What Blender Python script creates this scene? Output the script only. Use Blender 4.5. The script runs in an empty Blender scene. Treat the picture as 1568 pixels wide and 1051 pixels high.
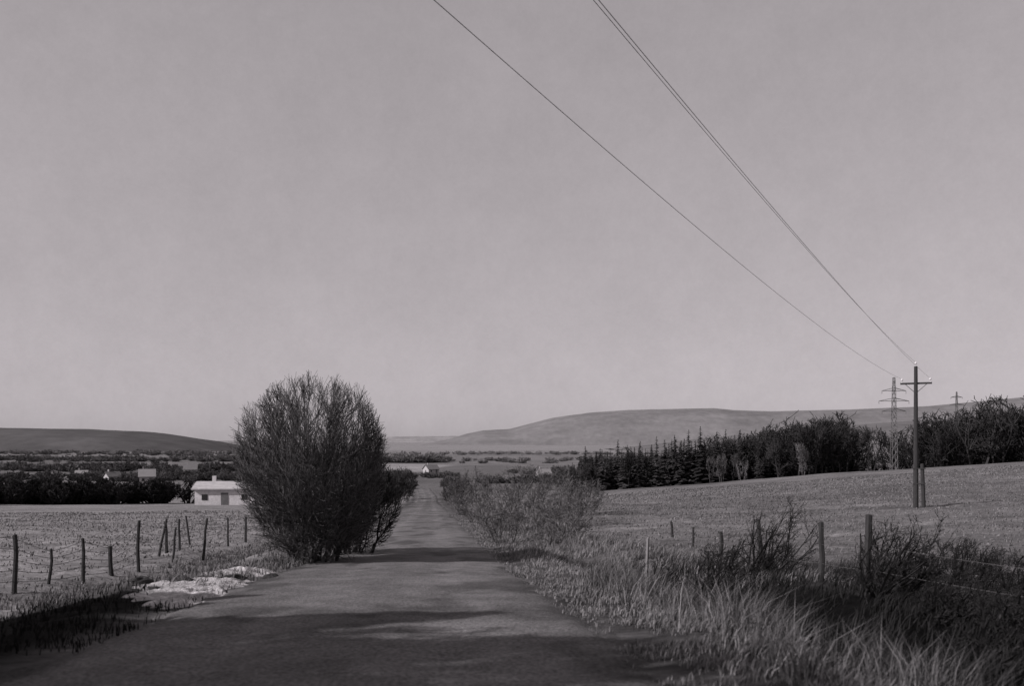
import bpy, math, numpy as np, random, time
from mathutils import Vector
T0=time.time()
rs=np.random.RandomState(7); random.seed(11)
sc=bpy.context.scene
sc.view_settings.view_transform='Standard'; sc.view_settings.look='None'; sc.view_settings.exposure=0
CAMZ=1.5
ALB=.92
# ---------------------------------------------------------------- terrain
_ty=np.array([-80,-20,0,5.6,12,20,52,145,250,400,800,2000,14000.])
_td=np.array([0.7,1.3,1.5,1.66,2.2,2.95,5.1,10.8,14,17,23,29,30.])
_s=np.linspace(math.asinh(-80/20),math.asinh(14000/20),1200)
_v=np.interp(np.sinh(_s)*20,_ty,_td); k=np.hanning(41);k/=k.sum()
_v=np.convolve(np.pad(_v,20,mode='edge'),k,mode='valid')
def drop(y): return np.interp(np.arcsinh(np.asarray(y,float)/20),_s,_v)
def xc(y):
    y=np.asarray(y,float)
    return -0.7-0.094*np.minimum(y,170)-0.12*np.maximum(y-170,0)
def hsh(i,j,s):
    n=np.sin(i*127.1+j*311.7+s*74.7)*43758.5453
    return n-np.floor(n)
def vnoise(x,y,s=0):
    x=np.asarray(x,float);y=np.asarray(y,float)
    i=np.floor(x);j=np.floor(y);u=x-i;v=y-j;u=u*u*(3-2*u);v=v*v*(3-2*v)
    return (hsh(i,j,s)*(1-u)+hsh(i+1,j,s)*u)*(1-v)+(hsh(i,j+1,s)*(1-u)+hsh(i+1,j+1,s)*u)*v
def fb(x,y,s=0):
    x=np.asarray(x,float);y=np.asarray(y,float);a=x*.8-y*.6;b=x*.6+y*.8
    return .5*vnoise(x,y,s)+.3*vnoise(a*2.1,b*2.1,s+1)+.2*vnoise(b*4.3,a*4.3,s+2)
def sstep(a,b,x):
    t=np.clip((np.asarray(x,float)-a)/(b-a),0,1); return t*t*(3-2*t)
def H(x,y):
    x=np.asarray(x,float);y=np.asarray(y,float)
    dx=x-xc(y)
    z=CAMZ-drop(y)
    s=np.maximum(dx-4,0)
    z=z+9*np.tanh(.09*s/9)*np.exp(-((y-115)/60)**2)
    near=1-sstep(40,110,y)
    z=z-.45*np.exp(-((dx-4.7)/1.0)**2)*near-.28*np.exp(-((dx+5.3)/1.3)**2)*near
    z=z-.3*sstep(3,7,-dx)*near-.2*sstep(5,8,dx)*near
    off=sstep(2.3,3.8,np.abs(dx))
    z=z+off*near*(.28*(fb(x/1.3,y/1.3,3)-.5)+.12*(fb(x/.35,y/.35,5)-.5))
    z=z+off*(fb(x/14,y/14,9)-.5)*.5
    z=z+sstep(300,900,y)*(fb(x/260,y/260,21)-.5)*7
    return z
def h1(x,y): return float(H(x,y))
# ---------------------------------------------------------------- mesh helper
def mesh_obj(name,V,F,mat,shade=None,smooth=False,parent=None,link=True):
    V=np.asarray(V,np.float32);F=np.asarray(F,np.int32)
    me=bpy.data.meshes.new(name)
    nv=len(V);nf=len(F);q=F.shape[1]
    me.vertices.add(nv);me.vertices.foreach_set('co',V.ravel())
    me.loops.add(nf*q);me.loops.foreach_set('vertex_index',F.ravel())
    me.polygons.add(nf);me.polygons.foreach_set('loop_start',np.arange(nf,dtype=np.int32)*q)
    me.polygons.foreach_set('use_smooth',np.full(nf,smooth))
    if shade is not None:
        a=me.attributes.new('shade','FLOAT','POINT');a.data.foreach_set('value',np.asarray(shade,np.float32)*ALB)
    me.update(calc_edges=True)
    if mat: me.materials.append(mat)
    ob=bpy.data.objects.new(name,me);sc.collection.objects.link(ob)
    if parent: ob.parent=parent
    return ob
def empty(name,loc=(0,0,0),rot=0):
    e=bpy.data.objects.new(name,None);e.location=loc;e.rotation_euler=(0,0,rot);sc.collection.objects.link(e);e.empty_display_size=.3;return e
def mat(name,base,var=.3,scale=3.,rough=.9,bump=0.,attr=False,stretch=(1,1,1),scale2=None,var2=0.,bscale=None,bdist=.05,spec=.2):
    m=bpy.data.materials.new(name);m.use_nodes=True;nt=m.node_tree;N=nt.nodes;L=nt.links
    b=N['Principled BSDF'];b.inputs['Roughness'].default_value=rough
    b.inputs['Specular IOR Level'].default_value=spec
    tc=N.new('ShaderNodeTexCoord');mp=N.new('ShaderNodeMapping');mp.inputs['Scale'].default_value=stretch
    L.new(tc.outputs['Object'],mp.inputs['Vector'])
    def noise(sc_,v):
        n=N.new('ShaderNodeTexNoise');n.inputs['Scale'].default_value=sc_;n.inputs['Detail'].default_value=6;n.inputs['Roughness'].default_value=.65
        L.new(mp.outputs[0],n.inputs['Vector'])
        r=N.new('ShaderNodeMapRange');r.inputs['From Min'].default_value=.3;r.inputs['From Max'].default_value=.7
        r.inputs['To Min'].default_value=1-v;r.inputs['To Max'].default_value=1+v
        L.new(n.outputs['Fac'],r.inputs['Value']);return n,r
    n1,r1=noise(scale,var);out=r1.outputs[0]
    if scale2:
        n2,r2=noise(scale2,var2);mm=N.new('ShaderNodeMath');mm.operation='MULTIPLY';L.new(out,mm.inputs[0]);L.new(r2.outputs[0],mm.inputs[1]);out=mm.outputs[0]
    mb=N.new('ShaderNodeMath');mb.operation='MULTIPLY';L.new(out,mb.inputs[0]);mb.inputs[1].default_value=base
    if attr:
        at=N.new('ShaderNodeAttribute');at.attribute_name='shade'
        L.new(at.outputs['Fac'],mb.inputs[1])
    cb=N.new('ShaderNodeCombineColor')
    for i,t in enumerate((1.0,.965,.985)):
        q=N.new('ShaderNodeMath');q.operation='MULTIPLY';q.inputs[1].default_value=t;L.new(mb.outputs[0],q.inputs[0]);L.new(q.outputs[0],cb.inputs[i])
    L.new(cb.outputs[0],b.inputs['Base Color'])
    if bump:
        nb=N.new('ShaderNodeTexNoise');nb.inputs['Scale'].default_value=bscale or scale*2;nb.inputs['Detail'].default_value=8;nb.inputs['Roughness'].default_value=.7
        L.new(mp.outputs[0],nb.inputs['Vector'])
        bp=N.new('ShaderNodeBump');bp.inputs['Strength'].default_value=bump;bp.inputs['Distance'].default_value=bdist
        L.new(nb.outputs['Fac'],bp.inputs['Height']);L.new(bp.outputs[0],b.inputs['Normal'])
    return m
M_ground=mat('ground_mat',.12,.4,.5,attr=True,stretch=(.5,1,1),scale2=7,var2=.5,bump=.8,bscale=5,bdist=.15,spec=.05)
M_road=mat('road_mat',.09,.3,1.6,attr=True,scale2=28,var2=.65,bump=.8,bscale=26,bdist=.04,spec=.1)
M_hill=mat('hill_mat',.2,.12,.006,attr=True,scale2=.03,var2=.15,spec=0)
M_grass=mat('grass_mat',.2,.15,3,attr=True)
M_twig=mat('twig_mat',.07,.2,3,attr=True,spec=0)
M_snow=mat('snow_mat',.5,.4,3,scale2=14,var2=.45,bump=.9,bscale=8,bdist=.15)
M_wood=mat('wood_mat',.035,.3,4,stretch=(6,6,1),bump=.4)
M_wire=mat('wire_mat',.1,.05,2,rough=.5)
M_ins=mat('insulator_mat',.6,.05,4,rough=.3)
M_wall=mat('render_wall_mat',.33,.12,1.5,scale2=8,var2=.08)
M_roof=mat('roof_mat',.12,.2,1.5,scale2=9,var2=.2)
M_win=mat('window_mat',.03,.1,2,rough=.2)
M_steel=mat('steel_mat',.1,.1,2,rough=.6)
# ---------------------------------------------------------------- ground
ys=[-40.]
while ys[-1]<13000: ys.append(ys[-1]+max(.2,.014*abs(ys[-1])))
ys=np.array(ys);t=np.linspace(-1,1,461);t=np.sign(t)*(.55*np.abs(t)+.45*np.abs(t)**2.2)
Y,T=np.meshgrid(ys,t,indexing='ij');X=T*(45+1.5*np.maximum(Y,0))+xc(np.minimum(Y,200))
Z=H(X,Y);DX=X-xc(Y)
Z=Z-.08*(np.abs(DX)<1.9)*(Y<340)
def gshade(X,Y):
    DX=X-xc(Y)
    s=np.where(DX<0,.2,.135)*(.75+.5*fb(X/9,Y/9,31))
    st=fb(X/8,Y/2.2,33); s=s*np.where(DX>4,.6+.8*st,.85+.3*st)
    verge=np.exp(-((np.abs(DX)-2.7)/.7)**2)
    s=s*(1-verge)+verge*.08*(.5+fb(X/.5,Y/.5,35))
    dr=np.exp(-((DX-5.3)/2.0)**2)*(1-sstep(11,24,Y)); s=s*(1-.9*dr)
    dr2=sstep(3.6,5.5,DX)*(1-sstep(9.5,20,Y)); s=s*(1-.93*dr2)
    lshade=sstep(2.3,3.0,-DX)*(1-sstep(10.5,13,Y)); s=s*(1-.96*lshade)  # left bank: tree shadow deepened by darkening the ground colour
    ang=.5;U=X*math.cos(ang)+Y*math.sin(ang)*.6;W=-X*math.sin(ang)+Y*math.cos(ang)
    par=hsh(np.floor(U/95),np.floor(W/150),4)
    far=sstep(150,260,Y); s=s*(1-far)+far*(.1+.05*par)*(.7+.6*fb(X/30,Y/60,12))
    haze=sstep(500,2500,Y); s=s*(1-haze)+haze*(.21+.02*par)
    pt=sstep(-110,-95,X+fb(X*0,Y/40,8)*20)*(1-sstep(-48,-38,X+fb(X*0,Y/30,9)*16))*sstep(420,470,Y)*(1-sstep(680,780,Y)); s=s*(1-pt)+.24*(.7+.6*fb(X/25,Y/50,77))*pt
    return s
nr,ncn=X.shape;idx=np.arange(nr*ncn).reshape(nr,ncn)
F=np.stack([idx[:-1,:-1],idx[:-1,1:],idx[1:,1:],idx[1:,:-1]],-1).reshape(-1,4)
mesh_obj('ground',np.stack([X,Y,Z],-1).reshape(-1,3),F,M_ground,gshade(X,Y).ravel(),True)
# ---------------------------------------------------------------- road
ry=[-35.]
while ry[-1]<230: ry.append(ry[-1]+max(.12,.01*abs(ry[-1])))
ry=np.array(ry);rt=np.linspace(-1,1,61);RY,RT=np.meshgrid(ry,rt,indexing='ij')
hw=2.42+.5*(fb(RY/1.7,RT*0+np.sign(RT)*3,44)-.5)+.45*(fb(RY/.4,np.sign(RT)*5,45)-.5)-.7*sstep(60,150,RY)
RX=xc(RY)+RT*hw
base=H(xc(RY),RY)
RZ=base+.03+.05*(1-RT**2)-.02*np.exp(-((np.abs(RT)-.38)/.14)**2)+.012*(fb(RX/.5,RY/.5,50)-.5)
RZ=np.where(np.abs(RT)>.9,H(RX,RY)-.02*(np.abs(RT)>.99)+.012,RZ)
rsd=.14*(.8+.4*fb(RX/1.6,RY/4,51))*(1+.12*np.exp(-((np.abs(RT)-.4)/.13)**2)-.1*np.exp(-(RT/.12)**2))
rsd*=1-.4*sstep(.52,.68,fb(RX/.9,RY/1.6,55))
rsd*=1-.5*sstep(.7,1,np.abs(RT))*fb(RX/.3,RY/.3,57)
idx=np.arange(RX.size).reshape(RX.shape)
F=np.stack([idx[:-1,:-1],idx[:-1,1:],idx[1:,1:],idx[1:,:-1]],-1).reshape(-1,4)
mesh_obj('gravel_road',np.stack([RX,RY,RZ],-1).reshape(-1,3),F,M_road,rsd.ravel(),True)
# ---------------------------------------------------------------- hills
def hill(name,xs,hs,y0,wid,base,sh,rough=6):
    x=np.linspace(xs[0],xs[-1],300);yy=np.linspace(-1,1,50)
    Yg,Xg=np.meshgrid(yy,x,indexing='ij')
    prof=np.interp(Xg,xs,hs)+(fb(Xg/60,0*Xg,66)-.5)*rough*.5
    k_=(1-Yg**2)**.8*.999
    Zg=base+(prof-base)*np.clip(k_,0,1)+(fb(Xg/90,Yg*8,61)-.5)*rough*(1-Yg**2)
    Yw=y0+Yg*wid
    s=sh*(.8+.4*fb(Xg/180,Yg*9,62))  # sh is paler for farther hills: aerial haze put into the colour
    i=np.arange(Xg.size).reshape(Xg.shape)
    F=np.stack([i[:-1,:-1],i[:-1,1:],i[1:,1:],i[1:,:-1]],-1).reshape(-1,4)
    mesh_obj(name,np.stack([Xg,Yw,Zg],-1).reshape(-1,3),F,M_hill,s.ravel(),True)
k=4400/1307
pp=[(560,700),(690,672),(715,664),(740,659),(780,657),(810,649),(845,640),(900,632),(960,628),(1040,626),(1090,625),(1120,628),(1180,630),(1300,627),(1420,622),(1568,608),(1800,604),(2100,612)]
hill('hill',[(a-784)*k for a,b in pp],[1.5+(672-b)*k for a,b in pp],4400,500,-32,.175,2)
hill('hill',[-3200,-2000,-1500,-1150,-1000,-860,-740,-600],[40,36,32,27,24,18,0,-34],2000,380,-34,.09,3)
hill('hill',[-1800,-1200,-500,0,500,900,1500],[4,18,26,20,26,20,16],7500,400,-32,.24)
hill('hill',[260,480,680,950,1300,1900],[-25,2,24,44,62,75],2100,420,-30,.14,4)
# ---------------------------------------------------------------- twig tools
def tubes(S,R,sides=3):
    S=np.asarray(S,float);R=np.asarray(R,float)
    d=S[:,1]-S[:,0];d/=np.maximum(np.linalg.norm(d,axis=1,keepdims=True),1e-9)
    a=np.where(np.abs(d[:,2:3])<.9,np.array([[0,0,1.]]),np.array([[1.,0,0]]))
    u=np.cross(d,a);u/=np.linalg.norm(u,axis=1,keepdims=True);v=np.cross(d,u)
    V=[]
    for e in (0,1):
        for q in range(sides):
            an=2*math.pi*q/sides
            V.append(S[:,e]+R[:,e:e+1]*(math.cos(an)*u+math.sin(an)*v))
    V=np.stack(V,1);n=len(S);b=np.arange(n)[:,None]*(2*sides)
    F=[]
    for q in range(sides):
        q2=(q+1)%sides
        F.append(np.concatenate([b+q,b+q2,b+sides+q2],1));F.append(np.concatenate([b+q,b+sides+q2,b+sides+q],1))
    F=np.stack(F,1).reshape(-1,3)
    return V.reshape(-1,3),F
def grow(segs,p,d,L,r,depth,P,env=None):
    n=P['steps'][depth];st=L/n;kids=P['kids'][depth] if depth<len(P['kids']) else 0
    pts=[];rr=r
    for i in range(n):
        d=(d+Vector((random.gauss(0,1),random.gauss(0,1),random.gauss(0,1)))*P['wob']+P['bias']*P['up'][depth]).normalized()
        q=p+d*st;r2=rr*(1-.75/n) if i<n-1 else rr*.45
        if env and not env(q): break
        segs.append((p[:],q[:],rr,r2,depth));pts.append((p.copy(),q.copy(),d.copy(),rr));p=q;rr=r2
    if not pts or not kids: return
    for c in range(kids):
        u=random.uniform(P['start'][depth],1)*len(pts);i=min(int(u),len(pts)-1);f=u-i
        a,b,dd,r0=pts[i];o=a.lerp(b,min(f,1))
        rv=Vector((random.gauss(0,1),random.gauss(0,1),random.gauss(0,1))).normalized()
        nd=(dd*P['fwd']+rv*P['spread']).normalized()
        grow(segs,o,nd,L*random.uniform(*P['lr']),max(r0*.5,P['rmin']),depth+1,P,env)
def segs_arr(segs):
    S=np.array([(a,b) for a,b,_,_,_ in segs]);R=np.array([(c,d) for _,_,c,d,_ in segs]);D=np.array([e for *_,e in segs]);return S,R,D
def shrub_segs(h,w,stems,P,lean=(0,0),cz=.5,seed=0):
    random.seed(seed);segs=[]
    ph=[random.uniform(0,6.28) for _ in range(6)]
    def env(q):
        an=math.atan2(q.y,q.x);z=(q.z-h*cz)/(h*(1-cz) if q.z>h*cz else h*(cz+.1))
        e=(q.x-lean[0]*q.z)**2+(q.y-lean[1]*q.z)**2
        lim=1+.1*math.sin(3*an+ph[0]+z*2)+.09*math.sin(5*an+ph[1]-z*4)+.07*math.sin(9*an+z*9+ph[2])+random.uniform(-.22,.14)
        return e/(w/2)**2+z*z*1.0<lim
    for i in range(stems):
        an=i*2.4+random.uniform(-.3,.3);rr=w*.12*math.sqrt(random.random())
        tilt=math.sqrt(random.random())*P.get('fan',.75)
        d=Vector((math.cos(an)*math.sin(tilt)+lean[0],math.sin(an)*math.sin(tilt)+lean[1],math.cos(tilt))).normalized()
        grow(segs,Vector((math.cos(an)*rr,math.sin(an)*rr,-.1)),d,h*random.uniform(.8,1.1),P['r'],0,P,env)
    return segs
def dome_bush(h,rx,cz,seed,nst=24,nb=1000,kids=6,base=.5,lo=-.25):
    random.seed(seed);r=np.random.RandomState(seed);segs=[];ph=r.uniform(0,6.28,6)
    rzt=h-cz;rzb=cz*1.06
    def rad(th,z):
        return 1+.025*math.sin(3*th+ph[0]+z*2.5)+.03*math.sin(5*th+ph[1]-z*3)+.03*math.sin(8*th+ph[2]+z*7)
    stems=[]
    for i in range(nst):
        th=i*2.399+r.uniform(-.3,.3);ct=lo+(1-lo)*((i+.5)/nst)**.8;st=math.sqrt(max(0,1-ct*ct))
        R_=.94*rad(th,ct);T=np.array([math.cos(th)*st*rx*R_+.08*ct,math.sin(th)*st*rx*R_,cz+ct*(rzt if ct>0 else rzb)*R_])
        b0=np.array([math.cos(th),math.sin(th),0])*base*math.sqrt(r.rand());b0[2]=-.12
        c=np.array([T[0]*.6+b0[0]*.4,T[1]*.6+b0[1]*.4,T[2]*.45]);pts=[]
        for u in np.linspace(0,1,13): pts.append((1-u)**2*b0+2*u*(1-u)*c+u*u*T+r.normal(0,.03,3)*(u>0))
        r0=r.uniform(.025,.045)
        for k_ in range(12):
            segs.append((tuple(pts[k_]),tuple(pts[k_+1]),r0*(1-k_/12.5),r0*(1-(k_+1)/12.5),0))
        stems.append(pts)
    P=dict(steps=[5,3],kids=[kids],start=[.15,0],up=[.13,.14],wob=.11,bias=Vector((0,0,1)),fwd=.85,spread=.6,lr=(.35,.65),rmin=.0032)
    def env(q):
        z=(q.z-cz)/(rzt if q.z>cz else rzb);th=math.atan2(q.y,q.x)
        l=rad(th,z)+random.uniform(-.05,.11)
        return (q.x*q.x+q.y*q.y)/rx**2+z*z<l*l
    for j in range(nb):
        s=stems[r.randint(nst)];u=r.uniform(.08,1)**.8*12;i=min(int(u),11);o=s[i]+(s[i+1]-s[i])*(u-i)
        dd=s[i+1]-s[i];dd/=np.linalg.norm(dd);out=np.array([o[0],o[1],(o[2]-cz)*.6]);out/=np.linalg.norm(out)+1e-6
        d=dd*.6+out*.4+r.normal(0,.38,3)
        grow(segs,Vector(o),Vector(d).normalized(),r.uniform(.55,1.2),.0075,0,P,env)
    return segs
PB=dict(steps=[9,5,3,2],kids=[16,7,5],start=[.08,.1,.1],up=[.03,.1,.13,.16],wob=.13,bias=Vector((0,0,1)),fwd=.7,spread=.85,lr=(.22,.46),rmin=.004,r=.035,fan=.95)
def plant(name,segs,loc,shade=.08,rot=0,mat_=None,minr=0,grad=0):
    S,R,D=segs_arr(segs);R=np.maximum(R,minr)
    V,F=tubes(S,R);sh=shade*np.repeat(rs.uniform(.35,1.8,len(S))*np.where(D<1,.9,1.),6)
    ob=mesh_obj(name,V,F,mat_ or M_twig,sh);ob.location=loc;ob.rotation_euler=(0,0,rot);return ob
def at(x,y,dz=0): return (x,y,h1(x,y)+dz)
b=dome_bush(4.4,1.74,2.5,3,44,2700,5)
print('SEGS',len(b),time.time()-T0)
plant('willow_bush',b,at(-4.66,20.0),.085,minr=.0036)
b2=dome_bush(3.0,1.25,1.6,5,16,800,5)
plant('willow_bush',b2,at(-4.35,23.2),.03,minr=.006)
PS=dict(PB);PS.update(kids=[9,6,3],r=.022,rmin=.004,steps=[6,4,2,2],fan=.7,spread=.7,lr=(.3,.5))
def shr(name,x,y,h,w,stems,seed,shade=.09,lean=(0,0),minr=.004,rot=0,P=PS):
    plant(name,shrub_segs(h,w,stems,P,lean=lean,seed=seed),at(x,y),shade,rot,minr=minr)
for q in [(-.9,38,2.4,3.4,6,21,.1,.007),(.9,44,3.0,4.2,7,22,.1,.008),(-1.9,52,3.2,3.6,6,23,.1,.009),(3.2,50,3.0,4.5,7,24,.1,.009),(-3.2,66,4.,4,7,25,.09,.011),
 (1.2,70,4.,6,8,26,.09,.011),(-5.6,88,4.,4.4,8,27,.08,.014),(5,62,3.2,4,7,28,.1,.011),(-.3,29,1.3,2.2,6,29,.1,.006),(1.4,33,1.5,2.4,6,39,.1,.006),(2.6,39,1.9,3,6,40,.1,.008),
 (-7.2,112,4,4.4,8,41,.06,.018),(-8.4,132,4.5,5,8,42,.06,.02),(-10.5,152,5,5.5,9,43,.05,.022),
 (-15.4,100,4.4,4,11,30,.035,.02),(-16.2,118,5,4.6,11,31,.035,.02),(-18.2,138,6,6,11,32,.04,.022),(-20,156,6,6,11,44,.05,.022),(-9.7,42,2.4,2.4,9,33,.06,.008),(-11.2,55,3.,2.8,9,34,.05,.01),(-13,72,3.2,3,9,45,.05,.012)]:
    shr('bare_shrub',q[0],q[1],q[2],q[3],q[4],q[5],q[6],minr=q[7])
PW=dict(PS);PW.update(bias=Vector((.7,.1,.7)),fan=.6,kids=[7,4,2])
for i,(x,y,h,w) in enumerate([(2.9,13.2,1.05,1.3),(3.5,14.6,1.0,1.2),(4.5,16,1.7,1.3),(5.4,17.5,1.6,1.3),(4.9,11.6,1.2,1.2),(5.5,12.4,1.3,1.4),(6.8,10.8,1.,1.5),(7.6,13,1.,1.6),(2.5,15.5,.9,1.2),(4.6,9.4,.8,1.5),(5.8,9,.8,1.6),(3.9,7.4,.5,1.2),(4.6,8.1,.6,1.4),(6.2,14.5,1.0,1.6),(8.2,15.5,.9,1.8),(7.4,11.6,.8,1.6),(5.2,7.6,.6,1.4),(9,17,.9,2),(10,19,.9,2)]):
    shr('wind_blown_shrub',x,y,h,w,9,50+i,.022,lean=(.35,0),minr=.0036,P=PW)
print('shrubs',time.time()-T0)
# ---------------------------------------------------------------- trees left of the camera (their shadow falls on the road)
def conifer(h,w,lv=16,seed=0,n=11):
    r=np.random.RandomState(seed);V=[];F=[]
    S=[[(0,0,-.3),(0,0,h)]];tv,tf=tubes(np.array(S),np.array([[h*.016+.05,.02]]) if h>2 else np.array([[.018,.003]]),5)
    V.append(tv);F.append(tf);c=len(tv)
    for l in range(lv):
        u=(l+.3)/lv;z=h*(.1+.9*u);rad=w/2*(1-u)**.8+.06*h*.2
        for k_ in range(n):
            a=r.uniform(0,6.283);L=rad*r.uniform(.5,1.2);ww=L*r.uniform(.2,.42)+(.05 if h>2 else .006)
            d=np.array([math.cos(a),math.sin(a),0]);p=np.array([-d[1],d[0],0])
            o=np.array([0,0,z+r.uniform(-.5,.5)*h/lv]);tip=o+d*L+np.array([0,0,-L*r.uniform(.1,.5)])
            mid=o+d*L*.5
            V.append(np.array([o+[0,0,.1*L],mid+p*ww-[0,0,L*.25],tip,mid-p*ww-[0,0,L*.25]]));F.append(np.array([[c,c+1,c+2],[c,c+2,c+3]]));c+=4
    return np.concatenate(V),np.concatenate(F)
for i,(x,y,h,w) in enumerate([(-10.5,4.6,7.4,5.4),(-9.2,3.0,7.2,4.8),(-12.2,6.6,6.0,5.),(-7.2,4.6,4.6,3.2),(-10,6.2,4.6,4.),(-8.2,2.2,5.6,3.8),(-13.5,9,4.2,4.4),(-14,6.5,7.5,5),(-7.4,6.2,3.2,2.8),(-8.9,7.6,3.4,3.2),(-6.2,2.8,4.4,3)]):
    V,F=conifer(h,w,30,90+i,32);o=mesh_obj('spruce_tree',V,F,M_twig,np.full(len(V),.02));o.location=at(x,y)
PT=dict(steps=[7,5,4,2],kids=[13,7,4],start=[.3,.2,.1],up=[.05,.1,.12,.1],wob=.1,bias=Vector((0,0,1)),fwd=.7,spread=.7,lr=(.3,.5),rmin=.008,r=.1,fan=.3)
plant('bare_tree',shrub_segs(8,5,5,PT,seed=70,cz=.6),at(-9.8,2.2),.05,minr=.018)
plant('bare_tree',shrub_segs(7,4.5,5,PT,seed=71,cz=.6),at(-7.4,1.8),.05,minr=.018)
# ---------------------------------------------------------------- forest masses
def merge(templates,places,name,shade,mat_=None):
    Vs=[];Fs=[];Ss=[];c=0
    for (x,y,s,ti,zs,sm) in places:
        V,F=templates[ti];a=rs.uniform(0,6.28);ca,sa=math.cos(a),math.sin(a)
        W=np.stack([(V[:,0]*ca-V[:,1]*sa)*s*sm+x,(V[:,0]*sa+V[:,1]*ca)*s*sm+y,V[:,2]*s*zs+h1(x,y)],1)
        Vs.append(W);Fs.append(F+c);c+=len(V);Ss.append(np.full(len(V),shade*rs.uniform(.6,1.5)))
    return mesh_obj(name,np.concatenate(Vs),np.concatenate(Fs),mat_ or M_twig,np.concatenate(Ss))
con=[conifer(1.,.33,17,i,9) for i in range(6)]
PF=dict(PT);PF.update(kids=[13,6,3],steps=[6,4,2,1],rmin=.05,r=.16,start=[.2,.1,.1])
bare=[]
for i in range(5):
    S,R,D=segs_arr(shrub_segs(10,6.5,2+i%2,PF,seed=80+i,cz=.58));S=S/10;R=np.maximum(R,.035)/10;bare.append(tubes(S,R))
PD=dict(PF);PD.update(fan=.9,kids=[11,5,3],rmin=.07)
thick=[]
for i in range(3):
    S,R,D=segs_arr(shrub_segs(4,5,8,PD,seed=85+i,cz=.45));thick.append(tubes(S/4,np.maximum(R,.035)/4))
PL=dict(PF);PL.update(kids=[9,5],steps=[4,3,1],rmin=.1,fan=1.3,start=[.02,.05])
low=[]
for i in range(4):
    S,R,D=segs_arr(shrub_segs(4,7,10,PL,seed=95+i,cz=.3));low.append(tubes(S/4,np.maximum(R,.07)/4))
def ax(px,d): return (px-784)/1307*d
pl=[]
for i in range(360):
    d=rs.uniform(150,192);px=rs.uniform(872,1165);x=ax(px,d)
    top=np.interp(px,[872,920,1000,1165],[5.,6.8,7.3,8.2])*rs.uniform(.55,1.02)*(1.18 if rs.rand()<.12 else 1)
    pl.append((x,d,top*1.2,rs.randint(6),1,rs.uniform(.8,1.5)))
merge(con,pl,'spruce_forest',.036)
pl=[]
for i in range(200):
    px=rs.uniform(900,1700);d=rs.uniform(148,190);g=(1325<px<1400)
    if g and rs.rand()<.75: continue
    if px<1120 and rs.rand()<.55: continue
    hgt=np.interp(px,[900,1120,1230,1300,1400,1500,1700],[6.5,9.5,12.8,13.3,12,14.5,16.5])*rs.uniform(.75,1.1)
    pl.append((ax(px,d),d,hgt,rs.randint(5),1,1))
merge(bare,pl,'bare_forest',.032)
pl=[]
for i in range(130):
    px=rs.uniform(1140,1700);d=rs.uniform(150,185)
    if 1335<px<1395 and rs.rand()<.6: continue
    pl.append((ax(px,d),d,rs.uniform(3.5,5.8)*(1.15 if px>1490 else 1),rs.randint(6),1,1.4))
merge(con,pl,'spruce_forest',.018)
pl=[(ax(p,d),d,h,rs.randint(4),1,.6) for p,d,h in [(1088,140,5),(1105,141,5.5),(1122,142,5.5),(1137,139,5),(1222,138,6.5),(1229,139,5.5)]]
merge(bare,pl,'birch_tree_row',.1)
pl=[]
for i in range(170):
    u=rs.rand();x=-96+u*44+rs.normal(0,1.5);y=80+u*45+rs.uniform(-2,10)
    pl.append((x,y,rs.uniform(2.6,3.9),rs.randint(3),1,1))
merge(thick,pl,'dark_thicket',.024)
def line(name,x0,y0,x1,y1,n,h,sh,dep=12,gap=.42):
    pl=[]
    for i in range(n):
        u=rs.rand();x=x0+(x1-x0)*u;y=y0+(y1-y0)*u+rs.uniform(-dep,dep)
        if fb(x/(h*5),y/(h*9),71)<gap-.02: continue
        pl.append((x,y,h*rs.uniform(.45,1.1),rs.randint(4),1,rs.uniform(.9,1.5)))
    merge(low,pl,name,sh)  # sh rises with distance, haze painted into the tree tone
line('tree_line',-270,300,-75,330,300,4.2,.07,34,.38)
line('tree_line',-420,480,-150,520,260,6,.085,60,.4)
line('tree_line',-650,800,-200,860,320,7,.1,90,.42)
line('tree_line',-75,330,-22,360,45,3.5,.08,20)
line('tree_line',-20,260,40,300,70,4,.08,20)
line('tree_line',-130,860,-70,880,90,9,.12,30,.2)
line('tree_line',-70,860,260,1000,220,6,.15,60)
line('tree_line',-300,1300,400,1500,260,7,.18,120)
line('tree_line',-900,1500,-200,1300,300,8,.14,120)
line('tree_line',0,420,150,480,100,4.5,.1,35)
line('tree_line',-44,205,-27,235,26,3.4,.06,12,.1)
print('forest',time.time()-T0)
# ---------------------------------------------------------------- grass
def blades(name,x,y,h,w,sh,leanx=.25,mat_=None):
    n=len(x);z=H(x,y);a=rs.uniform(0,6.28,n);lx=rs.normal(leanx,.4,n)*h;ly=rs.normal(0,.4,n)*h
    ux=np.cos(a)*w/2;uy=np.sin(a)*w/2
    P=lambda X_,Y_,Z_:np.stack([X_,Y_,Z_],1)
    V=np.stack([P(x-ux,y-uy,z-.03),P(x+ux,y+uy,z-.03),P(x+lx*.4-ux*.7,y+ly*.4-uy*.7,z+h*.6),P(x+lx*.4+ux*.7,y+ly*.4+uy*.7,z+h*.6),P(x+lx*1.1,y+ly*1.1,z+h)],1)
    b=np.arange(n)[:,None]*5
    F=np.stack([np.concatenate([b+i for i in f],1) for f in ((0,1,3),(0,3,2),(2,3,4))],1).reshape(-1,3)
    mesh_obj(name,V.reshape(-1,3),F,mat_ or M_grass,np.repeat(sh,5))
def scatter(n,y0,y1,d0,d1,clump=1.,thr=.45,seed=0,pw=1.,soft=.08):
    y=y0+(y1-y0)*rs.rand(n)**pw;dx=d0+(d1-d0)*rs.rand(n);x=xc(y)+dx
    c=fb(x/clump,y/clump,seed);k_=c>thr+rs.normal(0,soft,n);return x[k_],y[k_],c[k_]
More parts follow.
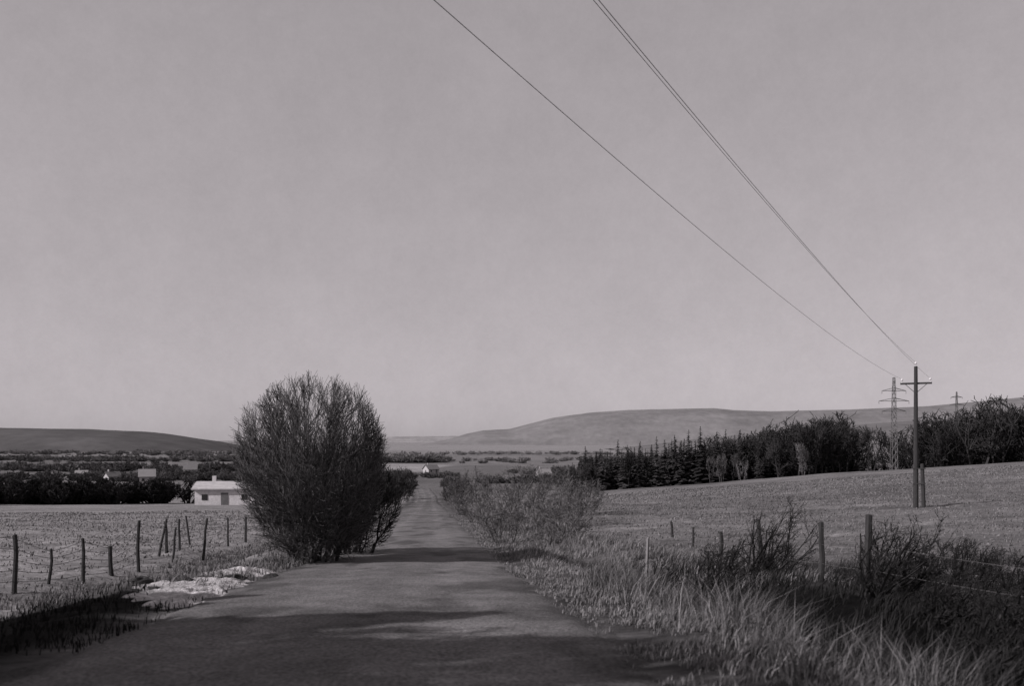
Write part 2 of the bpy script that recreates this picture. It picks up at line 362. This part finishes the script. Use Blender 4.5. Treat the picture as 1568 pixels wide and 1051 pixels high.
x,y,c=scatter(90000,5,70,2.2,4.4,.55,.5,101,1.6);n=len(x);dd=x-xc(y)
blades('dry_grass',x,y,rs.uniform(.03,.16,n)*(.5+c)*(.4+.7*sstep(2.4,3.6,dd)),rs.uniform(.005,.012,n)*(1+y/25),rs.uniform(.04,.26,n)*(.6+.8*fb(x/1.5,y/1.5,120)))
x,y,c=scatter(34000,14,60,4.0,8,1.1,.5,111,1.4);n=len(x)
blades('dry_grass',x,y,rs.uniform(.08,.28,n)*(.5+c),rs.uniform(.006,.014,n)*(1+y/25),rs.uniform(.06,.22,n))
x,y,c=scatter(19000,5.4,14,3.1,5.1,.4,.53,102,1,.04);n=len(x)
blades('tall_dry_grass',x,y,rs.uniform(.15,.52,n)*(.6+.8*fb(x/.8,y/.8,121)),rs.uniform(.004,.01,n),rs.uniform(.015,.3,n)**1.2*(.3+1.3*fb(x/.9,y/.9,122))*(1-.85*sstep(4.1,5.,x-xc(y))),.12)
x,y,c=scatter(45000,5,22,3.8,17,.8,.4,103);n=len(x)
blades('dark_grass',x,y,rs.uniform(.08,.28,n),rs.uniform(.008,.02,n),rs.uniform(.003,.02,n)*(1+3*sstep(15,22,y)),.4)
x,y,c=scatter(90000,18,100,6,70,3,.3,104,1.2,.15);n=len(x)
blades('field_grass',x,y,rs.uniform(.02,.06,n)*(1+y/60),rs.uniform(.01,.025,n)*(1+y/25),rs.uniform(.06,.19,n)*(.6+.8*fb(x/6,y/3,123)),.4)
x,y,c=scatter(60000,12,80,-45,-4.2,3,.3,105,1.3,.2);n=len(x)
blades('field_grass',x,y,rs.uniform(.02,.06,n)*(1+y/60),rs.uniform(.01,.025,n)*(1+y/25),rs.uniform(.11,.23,n)*(.6+.8*fb(x/6,y/3,124)),.2)
x,y,c=scatter(30000,7,45,-6.5,-2.2,.5,.47,106,1.3);n=len(x)
blades('dry_grass',x,y,rs.uniform(.05,.2,n)*np.where(y<12,.6,1),rs.uniform(.006,.013,n)*(1+y/25),np.where(y<11.8,.06,1)*rs.uniform(.04,.22,n),.1)  # near blades darkened to deepen the bank's shadow
# ---------------------------------------------------------------- snow patch at left verge
def snow(cx,cy,rx,ry,seed,name='snow_patch'):
    r=np.linspace(0,1,26);a=np.linspace(0,2*math.pi,110,endpoint=False);R,A=np.meshgrid(r,a,indexing='ij')
    o=.4+.75*vnoise(np.cos(A)*2+5+seed,np.sin(A)*2+5,seed)+.5*vnoise(np.cos(A)*7+5+seed,np.sin(A)*7+5,seed)
    X_=cx+np.cos(A)*R*rx*o;Y_=cy+np.sin(A)*R*ry*o
    Z_=H(X_,Y_)+.05*(1-R**2.2)+.2*(fb(X_/.3,Y_/.3,seed)-.42)*(1-R**3)-.05*(R>.97)
    i=np.arange(X_.size).reshape(X_.shape);j=np.roll(i,-1,1)
    F=np.stack([i[:-1],i[1:],j[1:],j[:-1]],-1).reshape(-1,4)
    mesh_obj(name,np.stack([X_,Y_,Z_],-1).reshape(-1,3),F,M_snow,None,True)
snow(-4.5,12.8,.66,1.8,3);snow(-4.2,11.2,.45,.9,5);snow(-5.0,16.0,.45,1.1,8)
def stone(x,y,s,seed):
    r=np.random.RandomState(seed);import bmesh
    bm=bmesh.new();bmesh.ops.create_icosphere(bm,subdivisions=3,radius=1)
    for v in bm.verts:
        n=1+.55*(fb(v.co.x*1.5+seed,v.co.y*1.5+v.co.z*2,seed)-.5)*2
        v.co=Vector((v.co.x*s*1.5*n,v.co.y*s*n,v.co.z*s*.5*n))
    me=bpy.data.meshes.new('stone');bm.to_mesh(me);bm.free();me.materials.append(M_stone)
    o=bpy.data.objects.new('stone',me);o.location=at(x,y,s*.08);o.rotation_euler=(0,0,r.uniform(0,6));sc.collection.objects.link(o)
M_stone=mat('stone_mat',.03,.4,6,bump=.6)
for i,(x,y,s) in enumerate([(-5.2,13.4,.15),(-4.75,14.4,.18),(-5.3,12.2,.13),(-4.3,15.2,.14),(-4.9,11.7,.11),(-4.2,13.6,.09),(-5.6,17.2,.16)]): stone(x,y,s,200+i)
# ---------------------------------------------------------------- fences
def fence(name,pts,hs,r,wires,sag=.02,tilt=.06,wr=.004):
    e=empty(name,at(*pts[0]));ox,oy,oz=e.location
    tops=[]
    for i,((x,y),h) in enumerate(zip(pts,hs)):
        z=h1(x,y);tx,ty=rs.normal(0,tilt,2);r1=r*rs.uniform(.7,1.2)
        nseg=4;P=[np.array([x+tx*h*k_/nseg+rs.normal(0,.01),y+ty*h*k_/nseg,z-.25+(h+.25)*k_/nseg])-[ox,oy,oz] for k_ in range(nseg+1)]
        V,F=tubes(np.array([(P[k_],P[k_+1]) for k_ in range(nseg)]),np.array([(r1*(1.1-.06*k_),r1*(1.1-.06*(k_+1))) for k_ in range(nseg)]),7)
        n=len(V);V=np.concatenate([V,[P[-1]+np.array([0,0,.015])]]);F=np.concatenate([F,[[n-7+q,n-7+(q+1)%7,n] for q in range(7)]])
        mesh_obj('post_%d'%(i+1),V,F,M_wood,parent=e);tops.append((P,h))
    S=[]
    for (A,ha),(B,hb) in zip(tops[:-1],tops[1:]):
        for f in wires:
            a=A[0]+(A[-1]-A[0])*f;b=B[0]+(B[-1]-B[0])*f;pr=None
            for k_ in range(7):
                u=k_/6;q=a+(b-a)*u-np.array([0,0,sag*4*u*(1-u)])
                if pr is not None:S.append((pr,q))
                pr=q
    if S:
        V,F=tubes(np.array(S),np.full((len(S),2),wr),4);mesh_obj('wires',V,F,M_wire,parent=e)
    return e
pts=[(ax(-40,15),15),(ax(22,16),16),(ax(75,18),18),(ax(128,19),19),(ax(170,20.5),20.5),(ax(212,21.5),21.5),(ax(264,24.5),24.5),(ax(310,26),26),(ax(349,33),33),(ax(376,37),37),(ax(404,42),42)]
fence('wire_fence',pts,[1.2,1.1,.75,1.0,.7,1.3,1.0,1.3,1.1,1.1,1.1],.045,[.35,.5,.65,.8,.95],wr=.006,tilt=.05)
fence('wire_fence',[(ax(240,25.5),25.5),(ax(255,27),27),(ax(275,29),29),(ax(292,32),32)],[1.1,1.,1.1,1.1],.045,[.5,.75,.95],wr=.005,tilt=.13)
fence('wire_fence',[(6.2,9.2),(4.95,12),(5.15,14.2),(5.3,18),(5.5,22.5),(5.9,28),(6.6,35)],[1.0,1.15,1.0,1.1,.8,.7,.7],.05,[.45,.7,.92],wr=.0025,tilt=.07)
def stake(name,x,y,h,r,m):
    V,F=tubes(np.array([((0,0,-.2),(0.01,0,h*.5)),((0.01,0,h*.5),(.03,0,h)),((.03,0,h),(.03,0,h+.02))]),np.array([(r,r),(r,r*.9),(r*.9,.001)]),6)
    o=mesh_obj(name,V,F,m);o.location=at(x,y)
M_pale=mat('pale_wood_mat',.18,.2,5)
stake('marker_stake',ax(990,17.5),17.5,1.0,.035,M_pale)
# ---------------------------------------------------------------- utility pole
def pole(name,x,y,H_,arm_z,arm=.9,axis=None,stub=True):
    e=empty(name,at(x,y))
    V,F=tubes(np.array([((0,0,-.5),(0,0,H_*.5)),((0,0,H_*.5),(0,0,H_))]),np.array([(.17,.14),(.14,.11)]),10);mesh_obj('shaft',V,F,M_wood,parent=e)
    V,F=tubes(np.array([((0,0,H_),(0,0,H_+.03))]),np.array([(.11,.001)]),10);mesh_obj('pole_cap',V,F,M_wood,parent=e)
    a=np.array([axis[0],axis[1],0]);b=np.array([-a[1],a[0],0])
    def box(nm,c,l,w_,h_,m):
        c=np.array(c,float);v=[c+a*l*sx/2+b*w_*sy/2+np.array([0,0,h_*sz/2]) for sx in(-1,1) for sy in(-1,1) for sz in(-1,1)]
        mesh_obj(nm,v,[[0,1,3,2],[4,6,7,5],[0,4,5,1],[2,3,7,6],[0,2,6,4],[1,5,7,3]],m,parent=e)
    box('crossarm',(b[0]*.16,b[1]*.16,arm_z),2*arm+.2,.1,.12,M_wood)
    tips=[]
    for k_,(off,z) in enumerate([(-arm,arm_z+.06),(arm,arm_z+.06),(0,H_+.02)]):
        c=a*off+(b*.16 if k_<2 else 0);
        V,F=tubes(np.array([(c+[0,0,z],c+[0,0,z+.12]),(c+[0,0,z+.12],c+[0,0,z+.17]),(c+[0,0,z+.17],c+[0,0,z+.26]),(c+[0,0,z+.26],c+[0,0,z+.3])]),np.array([(.02,.02),(.03,.08),(.08,.06),(.06,.02)]),8)
        mesh_obj('insulator_%d'%(k_+1),V,F,M_ins,parent=e);tips.append(np.array(e.location)+c+np.array([0,0,z+.24]))
    for sgn in(-1,1):
        S=np.array([(a*sgn*.65+b*.16+[0,0,arm_z-.04],np.array([0,0,arm_z-.55])+a*sgn*.12)])
        V,F=tubes(S,np.array([(.022,.022)]),4);mesh_obj('brace_%d'%(1 if sgn<0 else 2),V,F,M_steel,parent=e)
    if stub:
        c=a*.42
        V,F=tubes(np.array([(c*1.15+[0,0,-.5],c*.9+[0,0,2.9])]),np.array([(.14,.12)]),8);mesh_obj('support_stub',V,F,M_wood,parent=e)
        V,F=tubes(np.array([(c*.9+[0,0,2.9],c*.9+[0,0,2.93])]),np.array([(.12,.001)]),8);mesh_obj('stub_cap',V,F,M_wood,parent=e)
        for z in(1.6,2.6): box('strap_%d'%(1 if z<2 else 2),(a[0]*.2,a[1]*.2,z),.75,.34,.06,M_wood)
    return e,tips
axd=(.86,-.5)
g=h1(26.5,56);p1,t1=pole('utility_pole',26.5,56,CAMZ+4.75-g,CAMZ+3.65-g,.85,axd)
g2=h1(-9,-4.4);p2,t2=pole('utility_pole',-9,-4.4,CAMZ+7.9-g2,CAMZ+6.75-g2,.85,axd,False)
ew=empty('power_line',(0,0,0))
def cat(A,B,s,nm,r=.0058):
    P=[A+(B-A)*u-np.array([0,0,4*s*u*(1-u)]) for u in np.linspace(0,1,60)]
    V,F=tubes(np.array(list(zip(P[:-1],P[1:]))),np.full((59,2),r),5);mesh_obj(nm,V,F,M_wire,parent=ew)
for i in range(3): cat(t1[i],t2[i],[.93,.62,.66][i],'wire_%d'%(i+1))
def pylon(name,x,y,Ht,arms,wb,rr):
    e=empty(name,at(x,y));S=[]
    n=12;zz=np.linspace(0,Ht,n+1);w=lambda z:wb*(1-z/Ht)**.8*.5+.14
    cs=[(-1,-1),(1,-1),(1,1),(-1,1)]
    for k_ in range(n):
        z0,z1=zz[k_],zz[k_+1]
        for q in range(4):
            a=cs[q];b=cs[(q+1)%4];A=np.array([a[0]*w(z0),a[1]*w(z0),z0]);B=np.array([b[0]*w(z1),b[1]*w(z1),z1]);C=np.array([a[0]*w(z1),a[1]*w(z1),z1])
            S+=[(A,C),(A,B),(C,B)]
    V,F=tubes(np.array(S),np.full((len(S),2),rr),4);mesh_obj('tower_frame',V,F,M_steel,parent=e)
    S=[]
    for z,l in arms:
        for s_ in(-1,1):
            tip=np.array([s_*l,0,z])
            for yy in(-1,1):
                S+=[(np.array([0,yy*w(z),z]),tip),(np.array([0,yy*w(z),z+.5]),tip)]
            S.append((tip,tip-[0,0,.5]))
    V,F=tubes(np.array(S),np.full((len(S),2),rr),4);mesh_obj('arms',V,F,M_steel,parent=e)
g=h1(ax(1369,142),142);pylon('lattice_pylon',ax(1369,142),142,CAMZ+10.2-g,[(CAMZ+8.0-g,2.),(CAMZ+6.3-g,2.5),(CAMZ+4.6-g,2.)],.7,.04)
g=h1(ax(1465,300),300);pylon('lattice_pylon',ax(1465,300),300,CAMZ+16.5-g,[(CAMZ+14.6-g,2),(CAMZ+12-g,2.4)],1.2,.08)
# ---------------------------------------------------------------- houses
def house(name,x,y,L,W,Hw,roofh,rot=0,wm=None,rm=None):
    e=empty(name,at(x,y,-.2),rot);l=L/2;w=W/2;wm=wm or M_wall;rm=rm or M_roof
    V=[(-l,-w,0),(l,-w,0),(l,w,0),(-l,w,0),(-l,-w,Hw),(l,-w,Hw),(l,w,Hw),(-l,w,Hw),(-l,0,Hw+roofh),(l,0,Hw+roofh)]
    me=bpy.data.meshes.new('walls');me.from_pydata(V,[],[(0,1,5,4),(2,3,7,6),(1,2,6,9,5),(3,0,4,8,7)]);me.materials.append(wm)
    o=bpy.data.objects.new('walls',me);sc.collection.objects.link(o);o.parent=e
    ov=.4;k_=roofh/w;zr=Hw+roofh+.06;ze=Hw-ov*k_+.06
    V=[(-l-ov,-w-ov,ze),(l+ov,-w-ov,ze),(l+ov,0,zr),(-l-ov,0,zr),(l+ov,w+ov,ze),(-l-ov,w+ov,ze)];V+=[(a,b_,c+.15) for a,b_,c in V]
    me=bpy.data.meshes.new('roof');me.from_pydata(V,[],[(6,7,8,9),(9,8,10,11),(1,0,3,2),(2,3,5,4),(0,1,7,6),(4,5,11,10),(1,2,8,7),(2,4,10,8),(3,0,6,9),(5,3,9,11)]);me.materials.append(rm)
    o=bpy.data.objects.new('roof',me);sc.collection.objects.link(o);o.parent=e
    def bx(nm,cx,cy,cz,sx,sy,sz,m):
        v=[(cx+a*sx/2,cy+b_*sy/2,cz+c*sz/2) for a in(-1,1) for b_ in(-1,1) for c in(-1,1)]
        mesh_obj(nm,v,[[0,1,3,2],[4,6,7,5],[0,4,5,1],[2,3,7,6],[0,2,6,4],[1,5,7,3]],m,parent=e)
    nw=max(2,int(L/2.6))
    for i in range(nw):
        xx=-l+L*(i+.5)/nw
        if i==nw//2: bx('door',xx,-w-.02,1.15,1.,.06,2.1,M_roof)
        else: bx('window_%d'%(i+1),xx,-w-.02,Hw*.58,.8,.06,.8,M_win)
    bx('gable_window',-l-.02,0,Hw*.6,.06,.8,.8,M_win)
    bx('chimney',-l*.5,.3,Hw+roofh+.3,.5,.5,1.3,wm)
    return e
M_lroof=mat('light_roof_mat',.2,.1,1.2,scale2=9,var2=.1)
M_wwall=mat('white_wall_mat',.5,.2,.8,scale2=5,var2=.15)
house('white_house',ax(350,124),124,8.2,5.5,2.7,.8,.12,wm=M_wwall,rm=mat('pale_roof_mat',.34,.2,1.2))
for j,(px,d,L,W,hw,rh,ro) in enumerate([(225,275,4.5,4,2.8,2.0,.4),(172,300,4.5,4,2.,1.5,.9),(125,330,4,4,2,1.4,.3),(292,420,6,5,2.6,2,.2),(832,330,5,4,2.2,1.8,.3),(660,430,6,6,2.4,2.,.6)]):
    house('village_house',ax(px,d),d,L,W,hw,rh,ro,rm=M_lroof if j%2==0 else M_roof)
# ---------------------------------------------------------------- light
EL=math.radians(33);sd=Vector((-.9,-.42,0)).normalized()
sv=Vector((sd.x*math.cos(EL),sd.y*math.cos(EL),math.sin(EL)))
sun=bpy.data.lights.new('sun','SUN');sun.energy=5;sun.angle=math.radians(.6);sun.color=(1,.955,.97)
so=bpy.data.objects.new('sun',sun);so.rotation_euler=(-sv).to_track_quat('-Z','Y').to_euler();sc.collection.objects.link(so)
w=bpy.data.worlds.new('World');sc.world=w;w.use_nodes=True;nt=w.node_tree;N=nt.nodes;L=nt.links
bg=N['Background'];sk=N.new('ShaderNodeTexSky');sk.sky_type='NISHITA';sk.sun_disc=False;sk.sun_elevation=EL
sk.sun_rotation=math.atan2(sd.x,sd.y);sk.air_density=1.0;sk.dust_density=1.0;sk.ozone_density=1
bw=N.new('ShaderNodeRGBToBW');L.new(sk.outputs[0],bw.inputs[0])
pw=N.new('ShaderNodeMath');pw.operation='POWER';L.new(bw.outputs[0],pw.inputs[0]);pw.inputs[1].default_value=.3
ml=N.new('ShaderNodeMath');ml.operation='MULTIPLY';L.new(pw.outputs[0],ml.inputs[0]);ml.inputs[1].default_value=3.0
tc=N.new('ShaderNodeTexCoord');nz=N.new('ShaderNodeTexNoise');nz.inputs['Scale'].default_value=7;nz.inputs['Detail'].default_value=12;nz.inputs['Roughness'].default_value=.92
L.new(tc.outputs['Generated'],nz.inputs['Vector'])
mr=N.new('ShaderNodeMapRange');mr.inputs['From Min'].default_value=.35;mr.inputs['From Max'].default_value=.65;mr.inputs['To Min'].default_value=.93;mr.inputs['To Max'].default_value=1.07
L.new(nz.outputs['Fac'],mr.inputs['Value'])
m2=N.new('ShaderNodeMath');m2.operation='MULTIPLY';L.new(ml.outputs[0],m2.inputs[0]);L.new(mr.outputs[0],m2.inputs[1])
mx=N.new('ShaderNodeMix');mx.data_type='RGBA';mx.blend_type='MULTIPLY';mx.inputs[0].default_value=1
L.new(m2.outputs[0],mx.inputs[6]);mx.inputs[7].default_value=(1,.92,.96,1)
L.new(mx.outputs[2],bg.inputs['Color']);bg.inputs['Strength'].default_value=.1
# ---------------------------------------------------------------- camera
cam=bpy.data.cameras.new('camera');cam.lens=30;cam.sensor_width=36;cam.shift_y=.0937;cam.clip_end=30000;cam.clip_start=.1
cam.dof.use_dof=True;cam.dof.focus_distance=40;cam.dof.aperture_fstop=1.7
co=bpy.data.objects.new('camera',cam);co.location=(0,0,CAMZ);co.rotation_euler=(math.radians(90),0,0);sc.collection.objects.link(co);sc.camera=co
print('done',time.time()-T0)
